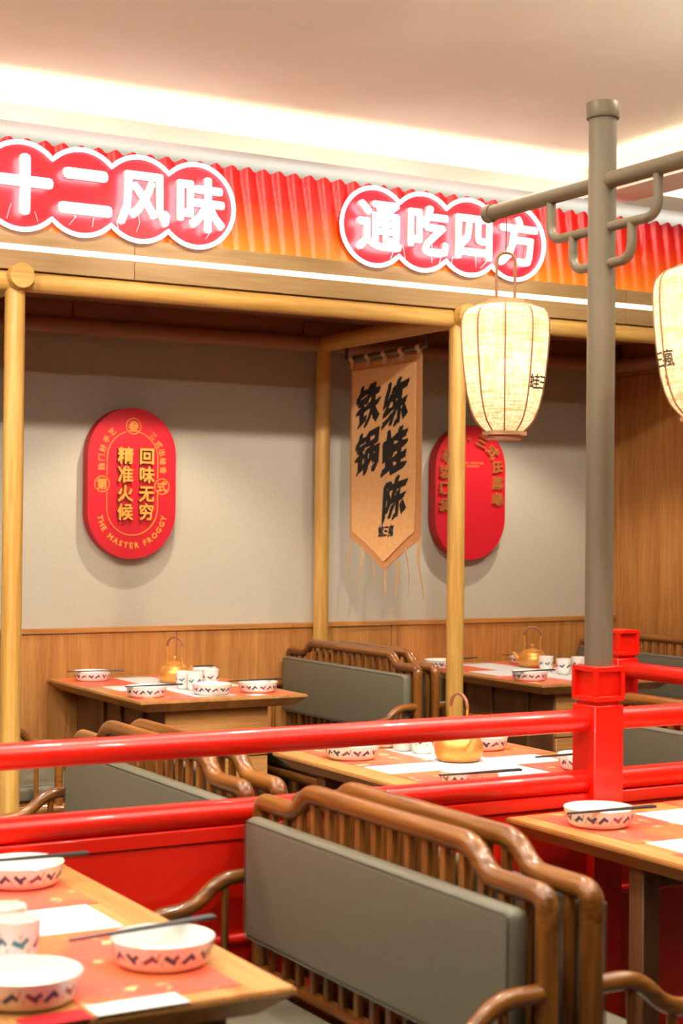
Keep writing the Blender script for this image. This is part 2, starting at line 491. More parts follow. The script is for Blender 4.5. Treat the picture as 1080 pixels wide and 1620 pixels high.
# canopy lid boards and back valance
lid = struct(obj('ceiling_canopy', box(BM(), X0, 5.80, 5.86, WALL_Y, 2.475, 2.52), 'dark_gap'))
xb = [X0]+[-1.0+1.2*k for k in range(6)]+[5.80]
for a, b in zip(xb, xb[1:]):
    obj('board', box(BM(), a+.0015, b-.0015, 5.862, WALL_Y, 2.462, 2.476, .001), 'lid_x', lid)
val = struct(obj('trim_3', box(BM(), X0, 5.78, WALL_Y-.02, WALL_Y, 2.384, 2.47), 'dark_gap'))
xb = [X0, -1.2, .2, 1.4, 2.606, 3.8, 5.0, 5.78]
for a, b in zip(xb, xb[1:]):
    obj('board', box(BM(), a+.002, b-.002, WALL_Y-.07, WALL_Y-.02, 2.385, 2.462, .001), 'lid_x', val)
# fascia with light strip
fas = thing('light_fascia', 'oak fascia board under the sign with a white light line set into it', 'fascia', (0, 5.80, 2.386))
fx = [-2.4063-1.2, -.006, 2.394, 4.795, 6.4]
for a, b in zip(fx, fx[1:]):
    obj('board', box(BM(), a+.001, b-.001, 0, .03, 0, .072, .001), 'fascia_x', fas)
    obj('board', box(BM(), a+.001, b-.001, 0, .03, .092, .154, .001), 'fascia_x', fas)
obj('light_line', box(BM(), fx[0], fx[-1], -.002, .02, .072, .092), 'strip_light', fas)
obj('backing', box(BM(), fx[0], fx[-1], .03, .05, 0, .154), 'fascia_x', fas)

# ------------------------------------------------------------------ sign board
SGY = 5.80
board = thing('sign_board', 'long red to orange pleated sign board along the top of the booths', 'sign', (0, 0, 0))
def drape(xa, xb):
    bm = BM()
    nx = int((xb-xa)/.0085); nz = 10
    grid = []
    for i in range(nx+1):
        x = xa+(xb-xa)*i/nx
        col = []
        for j in range(nz+1):
            t = j/nz
            z0_ = 2.541; z1_ = 2.868+.007*math.sin(x*2*PI/.070+1.0)
            z = z0_+(z1_-z0_)*t
            ph = x*2*PI/.070 + 1.0 - (1-t)*4.2
            dep = .009*(math.sin(ph)+.35*math.sin(2*ph+.7))*(.35+.65*t)
            col.append((x, SGY+.012+dep*-1, z))
        grid.append(col)
    V = [[[bm.verts.new((p[0], p[1]+k*.012, p[2])) for p in c] for c in grid] for k in (0, 1)]
    for k in (0, 1):
        for i in range(nx):
            for j in range(nz):
                bm.faces.new((V[k][i][j], V[k][i+1][j], V[k][i+1][j+1], V[k][i][j+1]))
    for i in range(nx):
        for j in (0, nz): bm.faces.new((V[0][i][j], V[0][i+1][j], V[1][i+1][j], V[1][i][j]))
    for j in range(nz):
        for i in (0, nx): bm.faces.new((V[0][i][j], V[0][i][j+1], V[1][i][j+1], V[1][i][j]))
    return bm
for a, b in ((.2, 2.82), (2.8205, 4.9), (4.9005, 6.4)):
    obj('drape_panel', drape(a, b), 'drape', board, angle=60)
obj('back_board', box(BM(), .2, 6.4, SGY+.045, SGY+.06, 2.54, 2.855), 'white_trim', board)

def cloud_outline(cx0, s, n, cz, r, step=.10):
    """outline of a row of n overlapping circles, anticlockwise seen from the front"""
    h = math.acos(min(1, (s/2)/r))
    pts = []
    for i in range(n):          # lower side left to right
        a0 = PI if i == 0 else PI+h
        a1 = 2*PI if i == n-1 else 2*PI-h
        m = max(4, int((a1-a0)/step))
        for k in range(m+1):
            a = a0+(a1-a0)*k/m
            pts.append((cx0+s*i+r*math.cos(a), cz+r*math.sin(a)))
    for i in range(n-1, -1, -1):
        a0 = 0 if i == n-1 else h
        a1 = PI if i == 0 else PI-h
        m = max(4, int((a1-a0)/step))
        for k in range(m+1):
            a = a0+(a1-a0)*k/m
            pts.append((cx0+s*i+r*math.cos(a), cz+r*math.sin(a)))
    out = []
    for p in pts:
        if not out or (p[0]-out[-1][0])**2+(p[1]-out[-1][1])**2 > 1e-7: out.append(p)
    if (out[0][0]-out[-1][0])**2+(out[0][1]-out[-1][1])**2 < 1e-7: out.pop()
    return out
def neon_sign(name, text, cx0, s, label):
    t = thing(name, label, 'neon sign', (cx0+1.5*s, SGY-.03, 2.688), 0, None)
    ol = cloud_outline(-1.5*s, s, 4, 0, .160)
    bm = BM(); prism(bm, ol, lambda u, v, q: (u, q, v), .004, .012)
    bmesh.ops.triangulate(bm, faces=[f for f in bm.faces if len(f.verts) > 4])
    obj('plate', bm, 'sign_plate', t)
    obj('neon_outline', tube(BM(), [(u, -.008, v) for u, v in ol], .0085, 8, closed=True), 'neon', t)
    for i, ch in enumerate(text):
        x = (i-1.5)*s
        sz = .212
        o = textobj('letter', [(ch, lambda a, b, c, x=x: (x+a*sz, -.022-c*sz*.9, b*sz*1.02))], ['letter_face', 'letter_side'], t, bold=.055 if ch in '十二' else .036, depth=.055)
    for k in range(7):
        x = random.uniform(-1.8*s, 1.8*s); bm = BM()
        tube(bm, [(x, -.004, random.uniform(-.1, -.03)), (x+random.uniform(-.01, .02), -.008, -.09), (x+random.uniform(-.02, .02), -.004, -.125)], .0012, 5)
        obj('wire', bm, 'letter_side', t)
    return t
neon_sign('neon_sign', '十二风味', 1.932, .2335, 'neon cloud sign reading 十二风味, starting with a plain cross shaped character')
neon_sign('neon_sign', '通吃四方', 3.440, .2335, 'neon cloud sign reading 通吃四方, behind the lantern cord and pole arm')

# ------------------------------------------------------------------ wall plaques
def stadium(w, h, n=16):
    r = w/2; c = h/2-r
    return [(r*math.cos(PI*k/n), c+r*math.sin(PI*k/n)) for k in range(n+1)] + [(r*math.cos(PI+PI*k/n), -c+r*math.sin(PI+PI*k/n)) for k in range(n+1)]
def plaque_body(t, w, h, d):
    bm = BM(); prism(bm, stadium(w, h, 24), lambda u, v, q: (u, q, v), -d, 0)
    bmesh.ops.bevel(bm, geom=[e for e in bm.edges if all(abs(v.co.y+d) < 1e-5 for v in e.verts)], offset=.004, segments=2, affect='EDGES')
    obj('body', bm, 'plaque_red', t, angle=35)
PD = .062
def flat(u, v, sx, sy, rot=0, y=-PD):
    c, s = math.cos(rot), math.sin(rot)
    return lambda a, b, z: (u+(a*sx*c-b*sy*s), y-z*sx, v+(a*sx*s+b*sy*c))
def ring_path(pts, y): return [(u, y, v) for u, v in pts]
t = thing('wall_plaque', 'red rounded wall plaque with two columns of raised gold characters', 'plaque', (2.905, WALL_Y-.012, 1.642))
W_, H_ = .437, .70
plaque_body(t, W_, H_, PD)
def pc(x, y): return ((x-531)/687*W_, (708-y)/1173*H_)
for k, (txt, x) in enumerate((('回味无穷', 633), ('精准火候', 467))):
    for ch, y in zip(txt, (495, 640, 787, 930)):
        u, v = pc(x, y)
        textobj('raised_character', [(ch, flat(u, v, .079, .080))], ['plaque_gold', 'plaque_bronze'], t, bold=.028, depth=.10)
for ch, (x, y) in (('叁', (535, 265)), ('第', (296, 718)), ('式', (763, 730))):
    u, v = pc(x, y)
    o = obj('badge_ring', tube(BM(), [(u+.036*math.cos(a*PI/16), -PD-.0005, v+.036*math.sin(a*PI/16)) for a in range(32)], .0022, 6, closed=True), 'plaque_gold', t)
    textobj('badge_character', [(ch, flat(u, v, .052, .054))], 'plaque_gold', o, bold=.02, depth=.01)
st = stadium(.252, .482, 24)
def in_badge(u, v):
    return any((u-pc(*c)[0])**2+(v-pc(*c)[1])**2 < .037**2 for c in ((535, 265), (296, 718), (763, 730)))
dense = []
for (a, b) in zip(st, st[1:]+st[:1]):
    m = max(1, int(math.hypot(b[0]-a[0], b[1]-a[1])/.01))
    for k in range(m): dense.append((a[0]+(b[0]-a[0])*k/m, a[1]+(b[1]-a[1])*k/m))
start = next(i for i in range(len(dense)) if in_badge(*dense[i]))
dense = dense[start:]+dense[:start]
runs, cur = [], []
for p_ in dense+[dense[0]]:
    if in_badge(*p_):
        if len(cur) > 2: runs.append(cur)
        cur = []
    else: cur.append(p_)
for rr in runs:
    obj('inner_line', tube(BM(), ring_path(rr, -PD-.0003), .0022, 6), 'plaque_gold', t)
chars = []
for ch, (x, y), rot in zip('独门好手艺', ((290, 585), (290, 515), (300, 443), (328, 372), (370, 315)), (90, 88, 72, 56, 42)):
    chars.append((ch, flat(*pc(x, y), .034, .034, math.radians(rot))))
for ch, (x, y), rot in zip('三式出蛙香', ((692, 335), (735, 400), (762, 462), (770, 530), (772, 600)), (-42, -60, -75, -88, -90)):
    chars.append((ch, flat(*pc(x, y), .034, .034, math.radians(rot))))
for c_ in chars: textobj('small_character', [c_], 'plaque_gold', t, bold=.012, depth=.01)
def arc_text(txt, size, r, cv, a0, a1):
    wid = {'I': .4, ' ': .5, 'M': 1.1, 'W': 1.15, 'G': .95, 'O': .98}
    ws = [wid.get(c, .8) for c in txt]; tot = sum(ws); acc = 0; out = []
    for c, ww in zip(txt, ws):
        a = a0+(a1-a0)*(acc+ww/2)/tot; acc += ww
        if c != ' ':
            out.append((c, flat(r*math.cos(a), cv+r*math.sin(a), size, size, a+PI/2)))
    return out
for c_ in arc_text('THE MASTER FROGGY', .036, .160, -.128, math.radians(180+7), math.radians(360-7)): textobj('small_letter', [c_], 'plaque_gold', t, bold=.03, depth=.01)

t = thing('wall_plaque', 'red rounded wall plaque with an arch of bronze characters, half behind an oak post', 'plaque', (4.794, WALL_Y-.012, 1.634))
plaque_body(t, W_, H_, PD)
chars = []
def arch(txt, s0, ds, size):
    """characters along a stadium path: s measured from the left bottom of the arch"""
    r, zc = .165, .115
    for i, ch in enumerate(txt):
        s = s0+ds*i
        Ls = .20; La = PI*r
        if s < Ls: u, v, rot = -r, zc-Ls+s, PI/2
        elif s < Ls+La:
            a = PI-(s-Ls)/r
            u, v, rot = r*math.cos(a), zc+r*math.sin(a), a-PI/2
        else: u, v, rot = r, zc-(s-Ls-La), -PI/2
        chars.append((ch, flat(u, v, size, size, rot)))
arch('独门好手艺·三式出蛙香', .02, .0845, .070)
for c_ in chars: textobj('raised_character', [c_], ['plaque_bronze', 'plaque_gold'], t, bold=.03, depth=.09)
chars = []
for row, txt in enumerate(('THE MASTER', 'FROGGY')):
    for i, ch in enumerate(txt):
        if ch != ' ': chars.append((ch, flat(.012+(i-(len(txt)-1)/2)*.0135, .155-.017*row, .015, .015)))
for c_ in chars: textobj('small_letter', [c_], 'plaque_gold', t, bold=.015, depth=.01)

# ------------------------------------------------------------------ hanging banner
BX = 3.90
ban = thing('hanging_banner', 'tan cloth banner with black brush characters hanging under a canopy beam', 'banner', (BX, 6.43, 2.236))
def wave(y, z): return .006*math.sin((y)*9)*min(1, -z*1.3) + .004*math.sin(z*6+y*5)*min(1, -z)
def cloth(yl, yr, ztop, zside, ytip, ztip, off, th):
    bm = BM(); nx, nz = 22, 26
    F = []
    for k in (0, 1):
        g = []
        for i in range(nx+1):
            y = yl+(yr-yl)*i/nx
            zb = zside+(ztip-zside)*(1-abs(y-ytip)/(abs((yl if y > ytip else yr)-ytip)))
            g.append([bm.verts.new((off+k*th+wave(y, ztop+(zb-ztop)*j/nz), y, ztop+(zb-ztop)*j/nz)) for j in range(nz+1)])
        F.append(g)
    for k in (0, 1):
        for i in range(nx):
            for j in range(nz): bm.faces.new((F[k][i][j], F[k][i+1][j], F[k][i+1][j+1], F[k][i][j+1]))
    for i in range(nx):
        for j in (0, nz): bm.faces.new((F[0][i][j], F[0][i+1][j], F[1][i+1][j], F[1][i][j]))
    for j in range(nz):
        for i in (0, nx): bm.faces.new((F[0][i][j], F[0][i][j+1], F[1][i][j+1], F[1][i][j]))
    return bm
obj('border_cloth', cloth(.318, -.312, -.010, -.836, .004, -.985, .002, .003), 'banner_border', ban, angle=80)
obj('front_cloth', cloth(.296, -.268, -.045, -.806, .0, -.948, -.003, .003), 'banner_cloth', ban, angle=80)
bm = BM(); tube(bm, [(0, .345, .018), (0, -.335, .018)], .011, 12)
obj('rod', bm, 'iron', ban)
for y in (.362, -.352):
    bm = BM(); tube(bm, fillet([(0, y, .071), (0, y, .02), (0, y*.93, .018)], .03), .010, 10)
    obj('hook', bm, 'iron', ban)
for k in range(5):
    y = .30-.148*k
    bm = BM()
    ring = [(math.cos(a), math.sin(a)) for a in [i*2*PI/14 for i in range(14)]]
    prof_o = [(.0155*c - (.0 if s > -.2 else 0), .018+.0155*s) for c, s in ring]
    A = [[bm.verts.new((u*f, y+dy, .018+(v-.018)*f)) for u, v in prof_o] for dy in (-.017, .017) for f in (1, .86)]
    for i in range(14):
        j = (i+1) % 14
        bm.faces.new((A[0][i], A[0][j], A[2][j], A[2][i])); bm.faces.new((A[1][i], A[1][j], A[3][j], A[3][i]))
        bm.faces.new((A[0][i], A[0][j], A[1][j], A[1][i])); bm.faces.new((A[2][i], A[2][j], A[3][j], A[3][i]))
    box(bm, -.0035, .0035, y-.017, y+.017, -.03, .004)
    obj('tab', bm, 'banner_tab', ban)
for (ya, za, yb, zb, wd) in ((.302, -.85, .325, -1.104, .008), (.207, -.892, .232, -1.10, .009), (.097, -.945, .105, -1.105, .006), (-.012, -.982, -.006, -1.11, .012), (-.116, -.935, -.112, -1.105, .012), (-.204, -.88, -.207, -1.10, .006), (-.312, -.83, -.322, -1.105, .013)):
    bm = BM(); n = 8; L_, R_ = [], []
    for i in range(n+1):
        q = i/n
        y = ya+(yb-ya)*q*q+.010*math.sin(q*5+ya*20); z = za+(zb-za)*q; ww = 1.5*wd*(1-.7*q)
        xw = .006*math.sin(q*4+ya*9)
        L_.append([bm.verts.new((xw+d, y-ww, z)) for d in (0, .0015)]); R_.append([bm.verts.new((xw+d+.003, y+ww, z)) for d in (0, .0015)])
    for i in range(n):
        for d in (0, 1): bm.faces.new((L_[i][d], R_[i][d], R_[i+1][d], L_[i+1][d]))
        bm.faces.new((L_[i][0], L_[i][1], L_[i+1][1], L_[i+1][0])); bm.faces.new((R_[i][0], R_[i][1], R_[i+1][1], R_[i+1][0]))
    obj('streamer', bm, 'banner_tab', ban)
def brush(yc, zc, sx, sy, shear=.22):
    def f(a, b, z):
        y = yc-(a+.10*b)*sx
        zz = zc+(b+shear*a)*sy + .006*math.sin(a*17)*math.cos(b*13)
        return (-.0036-z*.02+wave(y, zz), y+.004*math.sin(b*19+a*7), zz)
    return f
for ch, y, z, sx, sy in (('铁', 6.577, 2.022, .225, .20), ('锅', 6.582, 1.801, .225, .20), ('练', 6.330, 2.016, .225, .215), ('蛙', 6.335, 1.797, .225, .215), ('陈', 6.338, 1.580, .225, .195)):
    textobj('brush_character', [(ch, brush(y-6.43, z-2.236, sx, sy))], 'black_ink', ban, bold=.048, depth=.02, nib=True)
for i, c in enumerate('蛙三瘋'): textobj('small_character', [(c, brush(.026-.047*i, -.806+.002*i, .050, .054, .05))], 'black_ink', ban, bold=.03, depth=.02, nib=True)

# ================================================================== red railing
RY = 3.285
RPX = 2.635
rail = thing('red_railing', 'glossy red lacquered railing with round rails and square posts between table rows', 'railing', (0, 0, 0))
def rail_post(x, y):
    p = obj('post', box(BM(), x-.046, x+.046, y-.046, y+.046, 0, 1.005, .002), 'red_lacquer', rail)
    obj('neck', box(BM(), x-.038, x+.038, y-.038, y+.038, 1.005, 1.016), 'red_lacquer', p)
    bm = BM()
    h, z0_, z1_, b = .0475, 1.016, 1.103, .012
    box(bm, x-h+.0115, x+h-.0115, y-h+.0115, y+h-.0115, z0_+b, z1_-b)
    for sx in (-1, 1):
        for sy in (-1, 1):
            xa, xb = sorted((x+sx*h, x+sx*(h-b))); ya, yb = sorted((y+sy*h, y+sy*(h-b)))
            box(bm, xa, xb, ya, yb, z0_+b, z1_-b)
    box(bm, x-h, x+h, y-h, y+h, z0_, z0_+b, .001); box(bm, x-h, x+h, y-h, y+h, z1_-b, z1_, .001)
    obj('cap_cube', bm, 'red_lacquer', p)
    return p
for x, y in ((RPX, RY), (3.655, RY), (3.655, 4.44), (-.35, RY)): rail_post(x, y)
for a, b in ((-.35, RPX), (RPX, 3.655)):
    x0_, x1_ = a+.03, b-.03
    for z, r in ((.966, .0285), (.812, .0285)):
        bm = BM(); tube(bm, [(x0_, RY, z), (x1_, RY, z)], r, 28); obj('rail', bm, 'red_lacquer', rail)
        for xx in (a+.046, b-.046):
            sg = 1 if xx < (a+b)/2 else -1
            bm = BM(); tube(bm, [(xx-sg*.002, RY, z), (xx+sg*.014, RY, z)], r+.002, 28); obj('rail_collar', bm, 'red_lacquer', rail)
    obj('upper_panel', box(BM(), a+.04, b-.04, RY-.024, RY+.024, .752, .785, .003), 'red_lacquer', rail)
    obj('panel', box(BM(), a+.04, b-.04, RY-.018, RY+.018, .0, .750, .002), 'red_lacquer', rail)
    obj('moulding', tube(BM(), [(a+.04, RY-.016, .53), (b-.04, RY-.016, .53)], .014, 12), 'red_lacquer', rail)
for z in (.966, .812):
    obj('rail', tube(BM(), [(3.655, RY+.03, z), (3.655, 4.41, z)], .0285, 28), 'red_lacquer', rail)
obj('panel', box(BM(), 3.637, 3.673, RY+.04, 4.40, 0, .785, .002), 'red_lacquer', rail)

# ------------------------------------------------------------------ grey pole with arm and brackets
pole = thing('lantern_pole', 'tall grey metal pole with a cross arm standing on the red railing post', 'pole', (RPX, RY, 1.103))
def Lp(pts): return [(0, y-RY, z-1.103) for y, z in pts]
obj('shaft', tube(BM(), [(0, 0, 0), (0, 0, 1.44-.02)], .0358, 32), 'gray_metal', pole)
bm = BM(); lathe(bm, [(0, 1.437), (.040, 1.437), (.0425, 1.434), (.0425, 1.398), (.041, 1.395), (.0345, 1.395)], 32)
obj('top_cap', bm, 'gray_metal', pole)
AZ = 2.337
obj('arm', tube(BM(), Lp([(3.775, AZ), (2.2, AZ)]), .0215, 24), 'gray_metal', pole)
obj('arm_cap', tube(BM(), Lp([(3.795, AZ), (3.768, AZ)]), .026, 24), 'gray_metal', pole)
for s in (1, -1):
    def m(d, z): return (RY+s*d, z)
    obj('bracket', tube(BM(), fillet(Lp([m(.215, AZ-.012), m(.215, 2.218), m(.02, 2.218)]), .045, 7), .0125, 16), 'gray_metal', pole)
    obj('bracket', tube(BM(), fillet(Lp([m(.118, 2.218), m(.118, 2.125), m(.02, 2.125)]), .045, 7), .0125, 16), 'gray_metal', pole)

# ------------------------------------------------------------------ lanterns
def lantern_r(q):   # q 0 bottom .. 1 top
    P = [(0, .052), (.04, .067), (.09, .083), (.18, .097), (.30, .108), (.45, .116), (.62, .1225), (.76, .126), (.86, .126), (.92, .122), (.96, .112), (.985, .098), (1, .074)]
    for (a, ra), (b, rb) in zip(P, P[1:]):
        if a <= q <= b: return ra+(rb-ra)*(q-a)/(b-a)
    return P[-1][1]
LH = .352
NW = 10
def lantern(y, zb, rot, label):
    t = thing('lantern', label, 'lantern', (RPX, y, zb), 0, None)
    def mod(a, z):
        k = (a-rot)*NW/(2*PI); f = k-math.floor(k)
        return 1-.035*(math.sin(PI*f))
    prof = [(lantern_r(i/28), LH*i/28) for i in range(29)]
    sh = obj('shade', lathe(BM(), prof, 80, mod=mod), 'linen', t, angle=80)
    for k in range(NW):
        a = rot+2*PI*k/NW
        bm = BM(); tube(bm, [((lantern_r(i/24)+.0008)*math.cos(a), (lantern_r(i/24)+.0008)*math.sin(a), LH*i/24) for i in range(25)], .0023, 6)
        obj('wire_rib', bm, 'lantern_wire', t)
    for nm, z0_, z1_, r1, r2 in (('bottom_disc', -.02, .006, .055, .040), ('top_disc', LH-.004, LH+.020, .064, .05)):
        bm = BM()
        if nm == 'bottom_disc': lathe(bm, [(0, .002), (.0615, .002), (.0615, -.008), (.048, -.008), (.048, -.020), (0, -.020)], 28)
        else: lathe(bm, [(0, LH-.004), (.074, LH-.004), (.074, LH+.005), (.052, LH+.005), (.052, LH+.016), (0, LH+.016)], 28)
        obj(nm, bm, 'lantern_disc', t)
    ux, uy = math.cos(-YAW), math.sin(-YAW)
    zt = 2.215-zb
    bm = BM(); tube(bm, fillet([(s*.0255*ux, s*.0255*uy, z) for s, z in ((-1, LH+.01), (-1, zt), (1, zt), (1, LH+.01))], .03, 6), .0042, 10)
    obj('wire_handle', bm, 'lantern_wire', t)
    obj('cord', tube(BM(), [(0, 0, zt-.003), (0, 0, AZ-.0225-zb)], .0018, 8), 'iron', t)
    def wrap(ang, z0_, size):
        def f(a, b, c):
            z = z0_+b*size; r = lantern_r(max(0, min(1, z/LH)))
            th = ang+a*size/r
            return ((r+.0012+c*.004)*math.cos(th), (r+.0012+c*.004)*math.sin(th), z)
        return f
    return t, wrap
toward = -PI/2-YAW+.0   # direction of the camera seen from a lantern, roughly
def lantern_text(t, wrap, base):
    step = math.radians(19)
    for i, ch in enumerate('蛙三瘋'):
        textobj('brush_lettering', [(ch, wrap(base+step*i, .135, .044))], 'black_ink', t, bold=.016, depth=.02)
    bm = BM()
    for k in range(2):
        f = wrap(base+step*1.5, .092-.014*k, .010)
        vs = [bm.verts.new(f(a, b, 0)) for a, b in ((-.5, -.5), (.5, -.5), (.5, .5), (-.5, .5))]
        bm.faces.new(vs)
    obj('red_seal', bm, 'seal_red', t)
LZB = 1.716
dir1 = math.atan2(0-3.705, 0-RPX)
t1, w1 = lantern(3.705, LZB, dir1, 'glowing linen lantern hanging near the capped end of the pole arm')
lantern_text(t1, w1, dir1+math.radians(45))
dir2 = math.atan2(0-2.892, 0-RPX)
t2, w2 = lantern(2.892, LZB-.003, dir2+math.radians(13), 'glowing linen lantern hanging from the open side of the pole arm')
lantern_text(t2, w2, dir2-math.radians(52)-math.radians(38))
for tt in (t1, t2):
    l = bpy.data.lights.new('lantern_bulb', 'POINT'); l.energy = .6; l.color = (1, .84, .64); l.shadow_soft_size = .03
    o = bpy.data.objects.new('lantern_bulb', l); COL.objects.link(o); o.parent = tt; o.location = (0, 0, .19)

# ================================================================== benches
def make_bench(name, L, label):
    """faces local +x, back in the plane x=0, length along y"""
    t = thing(name, label, 'bench')
    h = L/2
    zl, zh, R_ = .842, .892, .0205
    path = fillet([(0, -h, .79), (0, -h, zl), (0, -h+.165, zl), (0, -h+.215, zh), (0, h-.215, zh), (0, h-.165, zl), (0, h, zl), (0, h, .79)], .035, 6)
    obj('top_rail', tube(BM(), path, R_, 16), 'bench_y', t)
    mp = obj('back_post', tube(BM(), [(0, -h, .0), (0, -h, .792)], R_-.0005, 14), 'bench_z', t)
    inst(mp, t, (0, L, 0))
    obj('lower_rail', tube(BM(), [(0, -h, .47), (0, h, .47)], .015, 10), 'bench_y', t)
    def spindle(zt):
        bm = BM(); box(bm, -.008, .008, -.010, .010, .47, zt, .004, 2); return bm
    n = int(round((L-.06)/.0585))
    proto = {}
    for k in range(1, n):
        y = -h+L*k/n
        ay = abs(y)
        zt = zh-.008 if ay < h-.20 else (zl-.008 if ay > h-.17 else (zl+zh)/2-.006)
        if zt not in proto: proto[zt] = obj('spindle', spindle(zt), 'bench_z', t, (0, y, 0))
        else: inst(proto[zt], t, (0, y, 0))
    # back cushion
    cush = obj('back_cushion', box(BM(), .012, .058, -h+.025, h-.025, .552, .818, .019, 5), 'leather', t)
    bm = BM()
    yy, za, zb = h-.025-.008, .56, .81
    tube(bm, fillet([(.0575, -yy, za+.02), (.0575, -yy, zb), (.0575, yy, zb), (.0575, yy, za), (.0575, -yy, za), (.0575, -yy, za+.02)], .01), .0013, 6)
    obj('piping', bm, 'leather_seam', cush)
    # seat
    seat = obj('seat_cushion', box(BM(), .015, .435, -h+.03, h-.03, .395, .455, .018, 4), 'leather', t)
    bm = BM(); yy = h-.042
    tube(bm, fillet([(.03, -yy, .4545), (.422, -yy, .4545), (.422, yy, .4545), (.03, yy, .4545)], .02), .0013, 6)
    obj('piping', bm, 'leather_seam', seat)
    bm = BM()
    tube(bm, fillet([(0, -h, .37), (.43, -h, .37), (.43, h, .37), (0, h, .37)], .05, 6), .021, 14)
    obj('seat_frame', bm, 'bench_y', t)
    obj('seat_board', box(BM(), .0, .42, -h+.01, h-.01, .372, .395), 'bench_y', t)
    for s in (-1, 1):
        obj('front_leg', tube(BM(), [(.40, s*h, 0), (.40, s*h, .36)], .019, 12), 'bench_z', t)
        arm = fillet([(0, s*h, .683), (.10, s*h, .683), (.165, s*h, .622), (.255, s*h, .617), (.268, s*h, .56), (.268, s*h, .37)], .042, 7)
        ob = obj('armrest', tube(BM(), arm, .0165, 14), 'bench_x', t)
        for x, z in ((.088, .675), (.178, .612)):
            obj('arm_spindle', tube(BM(), [(x, s*h, .38), (x, s*h, z)], .009, 10), 'bench_z', ob)
    return t
ROW = {1: (1.17, 6.485), 2: (1.07, 3.895+.02), 3: (1.04, 2.695), 4: (1.045, 6.430)}
benches = {
 4: [(1.885, 0, 'slatted wooden bench with grey cushions at the oak post end of the plaque table'),
     (3.85, 0, 'slatted bench backing onto another behind the oak post, facing the far corner table')],
 1: [(3.757, PI, 'slatted bench with grey back cushion between the plaque table and an oak post'),
     (5.56, PI, 'slatted bench with dark cushion against the timber partition wall')],
 2: [(1.685, PI, 'slatted bench behind the red railing with grey cushion, its back to the middle table'),
     (1.772, 0, 'slatted bench facing the middle kettle table, back to back with another behind the railing'),
     (3.512, PI, 'slatted bench with pale cushion behind the red post, backing onto the side railing')],
 3: [(1.642, PI, 'large slatted bench with grey back cushion in front of the red railing'),
     (1.735, 0, 'slatted bench backing onto the large grey cushioned bench, facing the table at the red post')]}
for r, lst in benches.items():
    L, yc = ROW[r]
    proto = None
    for x, rz, lab in lst:
        if proto is None: b = proto = make_bench('bench', L, lab)
        else: b = copy_tree(proto); b['label'] = lab
        b['group'] = 'slatted benches with grey cushions'
        b.location = (x, yc, 0); b.rotation_euler = (0, 0, rz)

# ================================================================== tables
TZ = .75
def make_table(label, x0, x1, y0, y1, style, inset=.10):
    t = thing('dining_table', label, 'table', ((x0+x1)/2, (y0+y1)/2, 0), 0, 'wooden dining tables')
    w, l = (x1-x0)/2, (y1-y0)/2
    bm = BM()
    prof = [(0, TZ), (0, TZ-.010), (-.045, TZ-.047), (-.06, TZ-.047)]
    rings = []
    for d, z in prof:
        rings.append([bm.verts.new((sx*(w+d), sy*(l+d), z)) for sx, sy in ((-1, -1), (1, -1), (1, 1), (-1, 1))])
    bm.faces.new(rings[0])
    for A, B in zip(rings, rings[1:]):
        for k in range(4): bm.faces.new((A[k], A[(k+1) % 4], B[(k+1) % 4], B[k]))
    bm.faces.new(rings[-1])
    bmesh.ops.bevel(bm, geom=[e for e in bm.edges if all(abs(v.co.z-TZ) < 1e-5 for v in e.verts)], offset=.003, segments=2, affect='EDGES')
    obj('table_top', bm, 'table_y', t, angle=25)
    if style == 'cabinet':
        cx = .235
        obj('cabinet', box(BM(), -cx, cx, -l+.10, l-.01, 0, TZ-.047, .002), 'brown_z', t)
        dr = obj('drawer', box(BM(), -cx+.004, cx-.004, -l+.082, -l+.10, .50, TZ-.052, .002), 'table_x', t)
        obj('drawer_door', box(BM(), -cx+.004, cx-.004, -l+.082, -l+.10, .08, .494, .002), 'table_x', t)
        for yy in (-l+.30, 0, l-.35):
            obj('side_batten', box(BM(), -cx-.012, -cx, yy-.02, yy+.02, .02, TZ-.047, .002), 'brown_z', t)
    else:
        lg = None
        for sx in (-1, 1):
            for sy in (-1, 1):
                bm = BM(); a, b = sx*(w-.095), sy*(l-inset)
                obj('leg', box(bm, a-.025, a+.025, b-.025, b+.025, 0, TZ-.047, .003), 'brown_z', t)
        obj('apron', box(BM(), -w+.09, w-.09, -l+inset-.01, -l+inset+.01, TZ-.10, TZ-.047), 'brown_x', t)
        obj('apron', box(BM(), -w+.09, w-.09, l-inset-.01, l-inset+.01, TZ-.10, TZ-.047), 'brown_x', t)
    return t
TABLES = {
 'T1': (2.512, 3.262, 5.975, 7.065, 'cabinet', 'wooden wall table with drawer below the gold lettered plaque', 'the table below the lettered plaque'),
 'T2': (4.40, 5.15, 5.88, 7.065, 'cabinet', 'wooden wall table in the far booth beside the timber partition', 'the table beside the timber partition'),
 'T3': (2.334, 3.13, 3.42, 4.50, 'leg', 'wooden table with a gold kettle right behind the red railing', 'the table behind the railing'),
 'T4': (.37, 1.18, 2.188, 3.20, 'leg', 'wooden table with cups facing the large grey cushioned bench', 'the table facing the large bench'),
 'T5': (2.315, 3.10, 2.19, 3.235, 'leg', 'wooden table pushed up to the red railing post', 'the table at the railing post')}
for k, v in TABLES.items(): make_table(v[5], *v[:5], {'T5': .40, 'T3': .18}.get(k, .12))

def sheet(name, x, y, w, l, z, mat, label, cat, group=None, rz=0):
    o = obj(name, box(BM(), -w/2, w/2, -l/2, l/2, 0, .0006), mat, loc=(x, y, z))
    o.rotation_euler = (0, 0, rz)
    return tag(o, label, cat, group)
